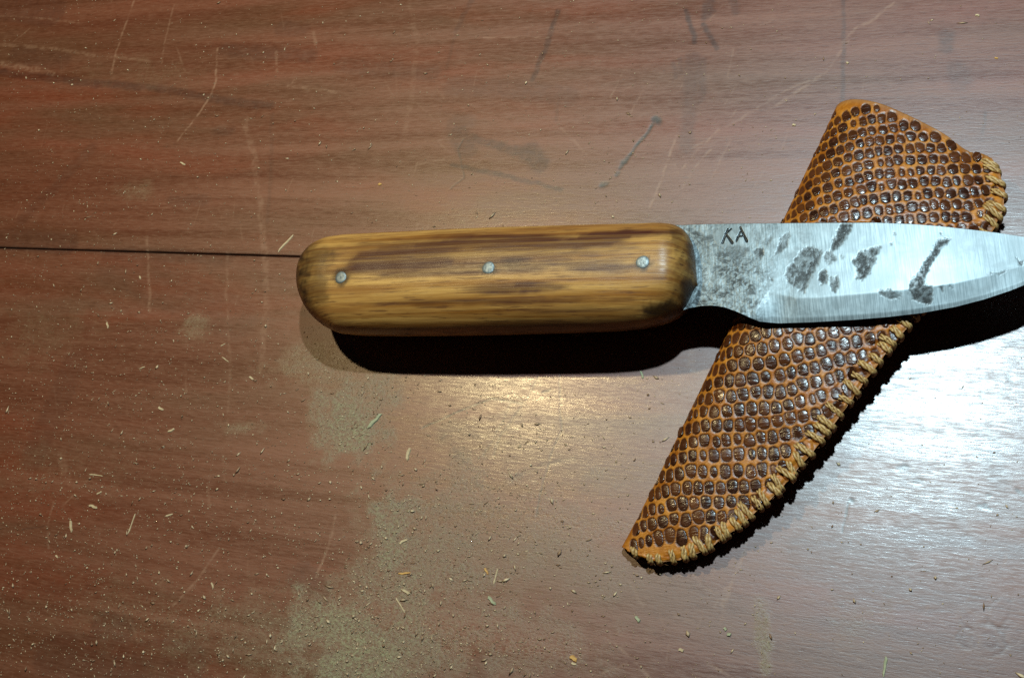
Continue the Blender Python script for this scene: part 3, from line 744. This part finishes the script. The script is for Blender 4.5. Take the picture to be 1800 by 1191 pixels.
# scale layout: rows across the skin, spaced by length along the surface, every second row offset
r3 = random.Random(21)
GN = np.gradient(PT, axis=0); GV = np.gradient(PT, axis=1)
NV3 = np.cross(GV, GN); NV3 /= np.maximum(1e-9, np.linalg.norm(NV3, axis=2, keepdims=True))
NV3[NV3[:, :, 2] < 0] *= -1
skew = .04 * (PT[:, :, 0] - PT[:, :1, 0].mean())
YS = PT[:, :, 1] - skew + 1.1 * np.sin(PT[:, :, 0] / 9.0)
pads = []
y0 = YS.min() + 2.2; row = 0
while y0 < YS.max() - .8:
    curve = []
    for j in range(NVt):
        col = YS[:, j]
        if not (col.min() < y0 < col.max()): continue
        k = int(np.argmax(col > y0)); f = 0 if k == 0 else (y0 - col[k - 1]) / max(1e-9, col[k] - col[k - 1]); k = max(1, k)
        curve.append((PT[k - 1, j] * (1 - f) + PT[k, j] * f, NV3[k, j], uu[k], vt[j]))
    if len(curve) > 6:
        cp = np.array([c[0] for c in curve]); al = np.r_[0, np.cumsum(np.linalg.norm(np.diff(cp, axis=0), axis=1))]
        fr = (y0 - YS.min()) / (YS.max() - YS.min())
        pitch0 = 2.85 - .35 * sstep(.35, .8, fr); rowp = 3.70 - .30 * sstep(.35, .8, fr)
        s_ = (.9 if row % 2 else .9 + pitch0 * .5)
        while s_ < al[-1] - 1.5:
            k = int(np.argmin(np.abs(al - s_))); c = curve[k]
            narrow = .70 + .30 * sstep(1.5, 8.0, s_)
            small = r3.random() < .07
            big = (r3.uniform(.76, 1.12) if not small else .58) * (1 - .16 * sstep(.82, 1, c[3]))
            if c[2] < (.992 if c[3] > .12 else .978) and c[2] > .022 and c[3] < .968:
                p = c[0] + np.array([r3.gauss(0, .20), r3.gauss(0, .26), 0])
                pads.append(dict(p=p, n=c[1], ax=pitch0 * .465 * big * narrow, ay=rowp * .525 * big * (1 if not small else 1.1), rot=r3.gauss(-.20, .20), u=c[2]))
            s_ += pitch0 * narrow * (r3.uniform(.92, 1.12) if not small else .85)
        y0 += rowp
    else:
        y0 += 1.5
    row += 1
sheath_c = np.array([PT[120, 90, 0], PT[120, 90, 1], 0])
sheath = thing('sheath', sheath_c, 'tan lizard leather sheath with dark oval scales and cord-stitched edge under the knife blade', 'sheath')

def pad_frame(d):
    n_ = d['n']; xh = np.array([1.0, 0.0, 0.0])
    xh = xh - n_ * (xh @ n_); xh /= np.linalg.norm(xh); yh = np.cross(n_, xh)
    return xh, yh, n_
NANG = 48
ANG = np.linspace(0, 2 * np.pi, NANG, endpoint=False)
CE = np.array([d['p'] for d in pads])
keep_p = []
for k, d in enumerate(pads):                                  # drop centres that fell on top of each other
    dd = np.linalg.norm(CE[:k] - d['p'], axis=1) if k else np.array([9.0])
    if not any((dd[i] < 1.15) and pads[i].get('ok') for i in range(k)): d['ok'] = True; keep_p.append(d)
pads = keep_p
CE = np.array([d['p'] for d in pads])
for d in pads:
    xh, yh, n_ = pad_frame(d)
    q = CE - d['p']; ds = np.linalg.norm(q, axis=1); sel = (ds > 1e-6) & (ds < 9)
    q2 = np.stack([q[sel] @ xh, q[sel] @ yh], 1); q2 *= (ds[sel] / np.maximum(1e-6, np.linalg.norm(q2, axis=1)))[:, None]
    e = np.stack([np.cos(ANG), np.sin(ANG)], 1)
    dot = e @ q2.T
    rr = np.where(dot > 1e-6, (q2 ** 2).sum(1)[None] / 2 / np.maximum(dot, 1e-6), 9).min(1)
    cap = d['ax'] * d['ay'] * 1.45 / np.sqrt((d['ay'] * np.cos(ANG)) ** 2 + (d['ax'] * np.sin(ANG)) ** 2)
    rr = np.minimum(rr, cap)
    rr = np.maximum(rr - r3.uniform(.19, .36), .34)
    for _ in range(10): rr = (np.roll(rr, 1) + 2 * rr + np.roll(rr, -1)) / 4
    d['r'] = rr

# leather body with ridges between the scales
C = np.array([d['p'] for d in pads]); 
P0 = PT.reshape(-1, 3)
du = np.gradient(PT, axis=0); dvv = np.gradient(PT, axis=1)
NRM = np.cross(dvv, du).reshape(-1, 3); ln = np.linalg.norm(NRM, axis=1, keepdims=True); NRM = NRM / np.maximum(ln, 1e-9)
NRM[NRM[:, 2] < 0] *= -1
f1 = np.full(len(P0), 9.0); f2 = np.full(len(P0), 9.0)       # distance outside the nearest and second nearest scale
for d in pads:
    xh, yh, n_ = pad_frame(d)
    sel = np.nonzero((np.abs(P0[:, 0] - d['p'][0]) < 5) & (np.abs(P0[:, 1] - d['p'][1]) < 5))[0]
    q = P0[sel] - d['p']
    qa, qb, qn = q @ xh, q @ yh, q @ n_
    th = np.arctan2(qb, qa) % (2 * np.pi); rad = np.sqrt(qa ** 2 + qb ** 2 + qn ** 2)
    e = rad - np.interp(th, np.r_[ANG, 2 * np.pi], np.r_[d['r'], d['r'][0]])
    lo = np.minimum(f1[sel], e); hi = np.minimum(f2[sel], np.maximum(f1[sel], e))
    f1[sel] = lo; f2[sel] = hi
gap = f2 - f1
hgt = .19 * sstep(-.02, .16, f1) - .10 * (1 - sstep(0, .16, gap)) * sstep(.12, .25, f1)
hgt *= np.minimum(1, (1 - np.tile(vt, NU)) / .03)
P1 = P0 + NRM * hgt[:, None]
groove = np.clip(1.0 * (1 - sstep(.02, .17, f1)) + .30 * (1 - sstep(0, .14, gap)) * sstep(.1, .2, f1), 0, 1)
raw = sstep(.965, 1, np.tile(vt, NU)) * .8
raw = np.maximum(raw, (sstep(.985, 1, np.repeat(uu, NVt))) * .7)
# underside
vb = np.linspace(0, 1, NVb + 2)[1:-1]
PB = np.zeros((NU, NVb, 3))
PB[:, :, :2] = FW[:, None, :2] + (SW - FW)[:, None, :2] * vb[None, :, None]
bulb = (sstep(.86, 1, uu)[:, None]) * (np.sin(np.pi * vb) ** .8 * (1.25 - vb) - .50 * np.exp(-((vb - .84) / .08) ** 2))
PB[:, :, 1] += bulb * 3.6
qb = np.clip(vb / .22, 0, 1)
Zb = zf[:, None] * (1 - np.sqrt(1 - (1 - qb) ** 2) * 0 - (1 - (1 - qb) ** 2.2) ** .5)[None]
wb = sstep(.45, 1, vb)
Zb = np.maximum(Zb, 0.02) * (1 - wb)[None] + np.maximum(zs - 2.2, .15)[:, None] * wb[None]
PB[:, :, 2] = Zb
n1 = NU * NVt; n2 = NU * NVb
body_V = np.vstack([P1, PB.reshape(-1, 3)])
F = [grid_faces(NU, NVt), grid_faces(NU, NVb, n1)[:, ::-1]]
i = np.arange(NU - 1)
F.append(np.stack([i * NVt, n1 + i * NVb, n1 + (i + 1) * NVb, (i + 1) * NVt], 1)[:, ::-1])
F.append(np.stack([i * NVt + NVt - 1, (i + 1) * NVt + NVt - 1, n1 + (i + 1) * NVb + NVb - 1, n1 + i * NVb + NVb - 1], 1)[:, ::-1])
# open mouth: the rim turns in and goes down into the tube
rim = np.r_[(NU - 1) * NVt + np.arange(NVt), n1 + (NU - 1) * NVb + np.arange(NVb)[::-1]]
rimP = body_V[rim]
cen_top = rimP.mean(0)
inward = np.array([FW[-1] - FW[-24], SW[-1] - SW[-24]]).mean(0); inward[2] = 0; inward /= np.linalg.norm(inward)
k0 = len(body_V); m = len(rim)
lay = []
zmid = np.r_[[(rimP[j, 2] + np.interp(vt[j], vb, PB[-1, :, 2])) / 2 for j in range(NVt)], [(PB[-1, NVb - 1 - j, 2] + np.interp(vb[::-1][j], vt, PT[-1, :, 2])) / 2 for j in range(NVb)]]
for dep, t_ in ((0, 1.0), (12, 1.0), (18, 2.4)):
    q = rimP.copy(); s_ = np.sign(zmid - q[:, 2]); q[:, 2] += s_ * np.minimum(t_, np.abs(zmid - q[:, 2]) * .92)
    q[:, :2] -= inward[:2] * dep
    lay.append(q)
body_V = np.vstack([body_V] + lay)
kk = np.arange(m); k2 = (kk + 1) % m
prev = rim
for L_ in range(3):
    cur = k0 + L_ * m + kk
    F.append(np.stack([prev[kk], cur[kk], cur[k2], prev[k2]], 1)); prev = cur
FF = np.vstack(F)
xz = np.zeros(len(body_V) - n1)
make_obj('leather_body', body_V, FF, M_LEATHER, sheath, True,
         dict(groove=np.r_[groove, xz], raw=np.r_[raw, xz * 0 + .9]))

# the scales: flat pads set into their cells, one by one
def pad_mesh(d, r, K_=10):
    xh, yh, n_ = pad_frame(d)
    V = [n_ * (.12 + r.uniform(-.03, .04))]; A = [0.0]
    ag = np.linspace(0, 2 * np.pi, K_, endpoint=False) + r.uniform(0, .6)
    ro = np.interp(ag % (2 * np.pi), np.r_[ANG, 2 * np.pi], np.r_[d['r'], d['r'][0]])
    for (f_, z, at) in ((.80, .11, 0.0), (.97, .045, .7), (1.03, -.16, 1.0)):
        for k in range(K_):
            V.append((xh * math.cos(ag[k]) + yh * math.sin(ag[k])) * ro[k] * f_ + n_ * (z + (r.uniform(-.03, .03) if at == 0 else 0))); A.append(at)
    F = [(0, 1 + k, 1 + (k + 1) % K_) for k in range(K_)]
    for q in (0, 1):
        for k in range(K_):
            F.append((1 + q * K_ + k, 1 + (q + 1) * K_ + k, 1 + (q + 1) * K_ + (k + 1) % K_, 1 + q * K_ + (k + 1) % K_))
    return np.array(V) + d['p'], F, A
def hidden(d):
    return blade_under(np.array([d['p'][0]]), np.array([d['p'][1]]))[0] < 900
order = sorted(pads, key=lambda d: (bool(hidden(d)), -d['n'][2] * d['r'].mean()))
own, rest = order[:300], order[300:]
r6 = random.Random(77)
for d in own:
    V, F, A = pad_mesh(d, r6)
    make_obj('scale', V, F, M_SCALE, sheath, True, dict(rim=A), origin=d['p'])
if rest:
    V = []; F = []; A = []
    for d in rest:
        v, f, a = pad_mesh(d, r6); o_ = len(V)
        V += list(v); F += [tuple(o_ + i for i in g) for g in f]; A += a
    o = make_obj('scale_patch', V, F, M_SCALE, sheath, True, dict(rim=A)); o['kind'] = 'stuff'

# stitches: twisted cord wrapped over the pinched edge
seamP = PT[:, -1].copy()
arcS = np.r_[0, np.cumsum(np.linalg.norm(np.diff(seamP, axis=0), axis=1))]
def tube(path, rad, N=6):
    V = []; F = []; path = np.asarray(path, float); n_ = len(path)
    tg = np.gradient(path, axis=0); tg /= np.maximum(1e-9, np.linalg.norm(tg, axis=1, keepdims=True))
    ref = np.array([.31, .17, .93])
    for i_ in range(n_):
        a = np.cross(tg[i_], ref); a /= np.linalg.norm(a); b = np.cross(tg[i_], a)
        r = rad[i_] if hasattr(rad, '__len__') else rad
        for k in range(N):
            t_ = 2 * math.pi * k / N; V.append(path[i_] + a * r * math.cos(t_) + b * r * math.sin(t_))
    for i_ in range(n_ - 1):
        for k in range(N): F.append((i_ * N + k, i_ * N + (k + 1) % N, (i_ + 1) * N + (k + 1) % N, (i_ + 1) * N + k))
    F.append(tuple(range(N))[::-1]); F.append(tuple((n_ - 1) * N + k for k in range(N)))
    return V, F
def stitch(s_len, r):
    fu = np.interp(s_len, arcS, np.arange(NU)); i_ = int(np.clip(fu, 1, NU - 3))
    e = seamP[i_] + (seamP[i_ + 1] - seamP[i_]) * (fu - i_)
    tgt = seamP[min(i_ + 7, NU - 1)] - seamP[max(i_ - 7, 0)]; tgt[2] = 0; tgt /= np.linalg.norm(tgt)
    out = np.array([tgt[1], -tgt[0], 0.0])
    inn = PT[i_, -24] - PT[i_, -1]
    if out @ inn > 0: out = -out
    depth = r.uniform(2.8, 4.6) * (1 if i_ > 28 else .75)
    skew = r.uniform(.1, 1.7)
    # inner hole on the top face
    j = NVt - 1; acc = 0
    while j > 1 and acc < depth: acc += np.linalg.norm(PT[i_, j] - PT[i_, j - 1]); j -= 1
    inner = PT[i_, j] + tgt * skew * .6
    slope = (PT[i_, j][2] - e[2]) / depth
    base = []
    for t_ in np.linspace(0, 1, 9):                       # over the top
        p = inner * (1 - t_) + (e - tgt * skew * .6) * t_
        p[2] += .22 + .30 * math.sin(math.pi * min(1, .12 + t_ * .85)) - .75 * (1 - t_) ** 6
        base.append(p)
    last = base[-1]
    for t_ in np.linspace(.2, 1, 6):                      # round the edge and back underneath
        a = t_ * math.pi
        zb_ = max(.35, e[2] - 2.5)
        p = last + out * .32 * math.sin(a) ; p[2] = last[2] + (zb_ - last[2]) * (1 - math.cos(a)) / 2
        base.append(p)
    base = np.array(base)
    V = []; F = []
    tgb = np.gradient(base, axis=0); tgb /= np.linalg.norm(tgb, axis=1, keepdims=True)
    d_ = np.r_[0, np.cumsum(np.linalg.norm(np.diff(base, axis=0), axis=1))]
    fine_t = np.linspace(0, d_[-1], 26)
    fb = np.stack([np.interp(fine_t, d_, base[:, k]) for k in range(3)], 1); ft = np.stack([np.interp(fine_t, d_, tgb[:, k]) for k in range(3)], 1)
    ph = r.uniform(0, 6.28); rad = r.uniform(.29, .42)
    for s_ in range(3):
        a = np.cross(ft, tgt[None]); a /= np.maximum(1e-6, np.linalg.norm(a, axis=1, keepdims=True)); b = np.cross(ft, a)
        th = ph + s_ * 2.094 + fine_t * 1.05
        path = fb + (a * np.cos(th)[:, None] * .20 + b * np.sin(th)[:, None] * .46)
        path[:, 2] = np.maximum(path[:, 2], .42)
        v, f = tube(path, rad * (1 - .25 * np.exp(-fine_t / .5)))
        o_ = len(V); V += v; F += [tuple(o_ + q for q in g) for g in f]
    return V, F
r4 = random.Random(5)
s_ = 3.0
n_st = 0
while s_ < arcS[-1] - 1.0:
    V, F = stitch(s_, r4)
    make_obj('stitch', V, F, M_THREAD, sheath, True); n_st += 1
    s_ += r4.choice([1.8, 2.3, 2.8, 3.3, 3.9])

# frayed fibres on the cut edges
V = []; F = []
r5 = random.Random(9)
for k in range(300):
    if r5.random() < .78:
        i_ = int(r5.uniform(0, NU - 1)); p = seamP[i_] + np.array([r5.gauss(0, .3), r5.gauss(0, .3), r5.uniform(-2.0, .1)])
        o_dir = SW[i_] - FW[i_]
    else:
        j = int(r5.uniform(2, NVt - 2)); p = PT[-1, j] + np.array([0, 0, r5.uniform(-.9, 0)]); o_dir = FW[-1] - FW[-10]
    o_dir = o_dir / np.linalg.norm(o_dir)
    p[2] = max(p[2], .1)
    d_ = np.array([o_dir[0] + r5.gauss(0, .55), o_dir[1] + r5.gauss(0, .55), r5.gauss(0, .4)]); d_ /= np.linalg.norm(d_)
    L_ = r5.uniform(.15, .75) * (1.2 if r5.random() < .2 else .8); bend = np.array([r5.gauss(0, .25), r5.gauss(0, .25), r5.gauss(0, .15)])
    path = [p - d_ * .3, p + d_ * L_ * .5 + bend * .3, p + d_ * L_ + bend]
    for q in path: q[2] = max(q[2], .08)
    v, f = tube(path, [.06, .045, .015], 3)
    o_ = len(V); V += v; F += [tuple(o_ + q for q in g) for g in f]
fz = make_obj('frayed_fibre', V, F, M_FUZZ, sheath, True); fz['kind'] = 'stuff'

# ------------------------------------------------------------------ wood chips one can pick out
def chip(p0, p1, wpx, mat, label, group=None, name='wood_chip', hgt=None, seed=0):
    r = random.Random(seed * 31 + 7)
    a = G(*p0); b = G(*p1); L_ = np.linalg.norm(b - a); d_ = (b - a) / L_; nrm = np.array([-d_[1], d_[0], 0])
    w = wpx * .157 / 2 * .85; h = hgt or max(.16, w * .8)
    V = []; st = [0, .12, .35, .62, .86, 1.0]
    for k, t_ in enumerate(st):
        ww = w * (.35 if k in (0, 5) else r.uniform(.75, 1.1)); c = a + d_ * L_ * t_ + nrm * w * r.uniform(-.35, .35)
        lift = .02 + .10 * abs(t_ - .4) * (L_ / 6)
        hh = h * (.45 if k in (0, 5) else r.uniform(.8, 1.1))
        V += [c + nrm * ww + [0, 0, lift], c - nrm * ww + [0, 0, lift], c - nrm * ww * .6 + [0, 0, lift + hh], c + nrm * ww * .7 + [0, 0, lift + hh * .85]]
    V = np.array(V); V[:, 2] -= V[:, 2].min() - .005
    F = [(3, 2, 1, 0)] + [(q * 4 + k, q * 4 + (k + 1) % 4, q * 4 + 4 + (k + 1) % 4, q * 4 + 4 + k) for q in range(5) for k in range(4)] + [(20, 21, 22, 23)]
    base = (a + b) / 2; base[2] = 0
    o = make_obj(name, V, F, mat, None, False, origin=base)
    tag(o, label, 'wood chip' if name == 'wood_chip' else 'splinter', group)
    return o
S_ = 'splinter'
CH = [
    ((516, 413), (489, 443), 6, M_CHIP, 'long pale splinter beside the rounded butt of the knife handle, just above the table seam', None, S_),
    ((720, 787), (715, 809), 9, M_CHIP, 'stubby cream wood chip below the warm shine on the table', None, 'wood_chip'),
    ((671, 727), (646, 752), 9, M_CHIP_GREEN, 'grey-green curled splinter between the dust drift and the knife shadow', None, S_),
    ((124, 914), (126, 935), 6, M_CHIP, 'bright cream rectangular wood chip standing out on the dark red plank', None, 'wood_chip'),
    ((157, 887), (171, 893), 7, M_CHIP, 'small white pointed wood chip near the bright rectangular chip', None, 'wood_chip'),
    ((157, 833), (181, 836), 3.5, M_CHIP, 'thin pale splinter lying level along the grain above the white chips', None, S_),
    ((238, 902), (225, 938), 3, M_CHIP, 'thin tan needle-like splinter right of the white chips', None, S_),
    ((317, 285), (326, 290), 6, M_CHIP, 'lone white wood chip on the plank above the seam', None, 'wood_chip'),
    ((291, 907), (304, 903), 4.5, M_CHIP, 'tiny pale wood chip lying on the red plank below the seam', 'tiny pale chips', 'wood_chip'),
    ((372, 1023), (375, 1034), 4.5, M_CHIP, 'tiny pale wood chip lying on the red plank below the seam', 'tiny pale chips', 'wood_chip'),
    ((170, 868), (179, 864), 4.5, M_CHIP, 'tiny pale wood chip lying on the red plank below the seam', 'tiny pale chips', 'wood_chip'),
    ((188, 566), (190, 577), 4.5, M_CHIP, 'tiny pale wood chip lying on the red plank below the seam', 'tiny pale chips', 'wood_chip'),
    ((245, 485), (247, 491), 4, M_CHIP, 'tiny pale wood chip lying on the red plank below the seam', 'tiny pale chips', 'wood_chip'),
    ((98, 975), (102, 980), 4, M_CHIP, 'tiny pale wood chip lying on the red plank below the seam', 'tiny pale chips', 'wood_chip'),
    ((438, 662), (446, 667), 5, M_CHIP, 'tiny pale wood chip lying on the red plank below the seam', 'tiny pale chips', 'wood_chip'),
    ((278, 716), (288, 720), 6, M_CHIP, 'tiny pale wood chip lying on the red plank below the seam', 'tiny pale chips', 'wood_chip'),
    ((295, 758), (307, 754), 6, M_CHIP, 'tiny pale wood chip lying on the red plank below the seam', 'tiny pale chips', 'wood_chip'),
    ((875, 999), (868, 1026), 4, M_CHIP, 'upright slim pale splinter between the dust drift and the sheath tip', None, S_),
    ((858, 1048), (871, 1063), 7, M_CHIP_GREEN, 'flat grey-green wood chip below the upright slim splinter', None, 'wood_chip'),
    ((852, 998), (858, 1009), 5, M_CHIP_ORANGE, 'small brown wood chip left of the upright slim splinter', None, 'wood_chip'),
    ((696, 1050), (712, 1076), 3, M_CHIP, 'thin dry splinter lying in the green dust drift', None, S_),
    ((707, 1036), (721, 1043), 7, M_CHIP, 'flat tan wood chip in the dust drift above the thin dry splinter', None, 'wood_chip'),
    ((702, 955), (716, 948), 6, M_CHIP, 'tan wood shaving at the upper end of the green dust drift', None, 'wood_chip'),
    ((700, 1008), (722, 1006), 5, M_CHIP_ORANGE, 'curved brownish wood shaving crossing the dust drift', None, 'wood_chip'),
    ((1116, 1083), (1124, 1093), 7, M_CHIP_GREEN, 'pale green wood chip below the tip of the sheath', None, 'wood_chip'),
    ((1272, 1103), (1277, 1107), 6, M_CHIP_GREEN, 'little green crumb beside a round grey crumb below the sheath', None, 'wood_chip'),
    ((1278, 1113), (1284, 1117), 8, M_CHIP_GREEN, 'round grey crumb with a shadow below the sheath', None, 'wood_chip'),
    ((1002, 1153), (1014, 1162), 9, M_CHIP_ORANGE, 'orange bark flake near the front edge of the table view', None, 'wood_chip'),
    ((1004, 1165), (1013, 1168), 5, M_CHIP, 'cream sliver touching the orange bark flake', None, 'wood_chip'),
    ((1558, 1153), (1553, 1189), 5, M_CHIP_GREEN, 'greenish twig-like splinter near the pressed rosette mark', None, S_),
    ((1126, 652), (1131, 665), 5, M_CHIP_GREEN, 'pale blue-green sliver at the edge of the handle shadow', None, 'wood_chip'),
    ((1487, 111), (1492, 112), 6, M_CHIP, 'small tan crumb above the folded corner of the sheath', None, 'wood_chip'),
    ((1393, 219), (1398, 222), 7, M_CHIP, 'tan crumb left of the folded corner of the sheath', None, 'wood_chip'),
    ((1714, 28), (1722, 28), 6, M_CHIP, 'white paint-like flake beyond the stitched mouth of the sheath', None, 'wood_chip'),
    ((1748, 102), (1754, 104), 5, M_CHIP_ORANGE, 'brown crumb beyond the stitched mouth of the sheath', None, 'wood_chip'),
    ((665, 324), (671, 325), 7, M_CHIP_ORANGE, 'dark brown crumb above the knife handle on the upper plank', None, 'wood_chip'),
    ((1202, 1143), (1193, 1140), 7, M_CHIP, 'pale flat smear-like chip under the green chip', None, 'wood_chip'),
    ((388, 608), (396, 604), 3, M_CHIP, 'thin pale hooked splinter on the plank left of the handle shadow', 'hooked splinters', S_),
    ((390, 627), (402, 636), 3, M_CHIP, 'thin pale hooked splinter on the plank left of the handle shadow', 'hooked splinters', S_),
    ((245, 648), (255, 644), 3.5, M_CHIP, 'thin pale hooked splinter on the plank left of the handle shadow', 'hooked splinters', S_),
]
for k, c in enumerate(CH):
    chip(c[0], c[1], c[2], c[3], c[4], c[5], c[6], seed=k)

# ------------------------------------------------------------------ sawdust: far too much to count
def dens(px, py):
    d = .15 + .55 * sstep(350, 1150, py) * (1 - sstep(700, 1150, px))
    d += .30 * (1 - sstep(100, 620, px)) * sstep(-200, 500, py)
    for (cx, cy_, rx, ry, stg) in DST:
        d += 1.3 * stg * np.exp(-(((px - cx) / (rx * 1.15)) ** 2 + ((py - cy_) / (ry * 1.15)) ** 2))
    d *= 1 - .80 * sstep(1150, 1450, px)
    return d
N = 100000
pxs = rng.uniform(-60, 1860, N); pys = rng.uniform(-40, 1230, N)
keep = rng.uniform(0, 1.9, N) < dens(pxs, pys) * (.35 + 1.3 * fnoise(pxs / 60, pys / 45, 55, 3))
pxs = pxs[keep]; pys = pys[keep]
# nothing inside the sheath's footprint
sil = [tuple(p) for p in np.vstack([fold_at[::12], seam_at[::-12]])]
ok = poly_sdf(pxs, pys, sil) > 14
pxs = pxs[ok]; pys = pys[ok]; n = len(pxs)
W3 = np.array([G(a, b) for a, b in zip(pxs, pys)])
_, tt_ = to_st(W3)
on = np.abs(tt_) > .5
W3 = W3[on]; n = len(W3)
sz = np.clip(rng.lognormal(-2.12, .48, n), .05, .50)
flat = rng.uniform(.35, .8, n); el = 1 + rng.exponential(.75, n); an = rng.uniform(0, np.pi, n)
oct_v = np.array([[1, 0, 0], [0, 1, 0], [-1, 0, 0], [0, -1, 0], [0, 0, 1], [0, 0, -1]], float)
oct_f = np.array([[0, 1, 4], [1, 2, 4], [2, 3, 4], [3, 0, 4], [1, 0, 5], [2, 1, 5], [3, 2, 5], [0, 3, 5]])
J = oct_v[None] * rng.uniform(.6, 1.2, (n, 6, 1)) + rng.uniform(-.12, .12, (n, 6, 3))
J[:, :, 0] *= (sz * el)[:, None]; J[:, :, 1] *= sz[:, None]; J[:, :, 2] *= (sz * flat)[:, None]
ca, sa_ = np.cos(an)[:, None], np.sin(an)[:, None]
Q = np.stack([J[:, :, 0] * ca - J[:, :, 1] * sa_, J[:, :, 0] * sa_ + J[:, :, 1] * ca, J[:, :, 2]], 2)
Q[:, :, 2] -= Q[:, :, 2].min(1, keepdims=True) + sz[:, None] * .12
Q += W3[:, None, :]
FFd = (oct_f[None] + (np.arange(n) * 6)[:, None, None]).reshape(-1, 3)
tone = np.repeat(np.clip(rng.normal(.42, .28, n), 0, 1), 6)
sd_o = make_obj('sawdust', Q.reshape(-1, 3), FFd, M_DUST, None, False, dict(tone=tone))
tag(sd_o, 'fine tan sawdust scattered over the table, thickest in drifts below the knife handle', 'sawdust', None, 'stuff')
print('pads', len(pads), 'stitches', n_st, 'dust', n, 'tris', sum(len(o.data.loops) - 2 * len(o.data.polygons) for o in scene.objects if o.type == 'MESH'))
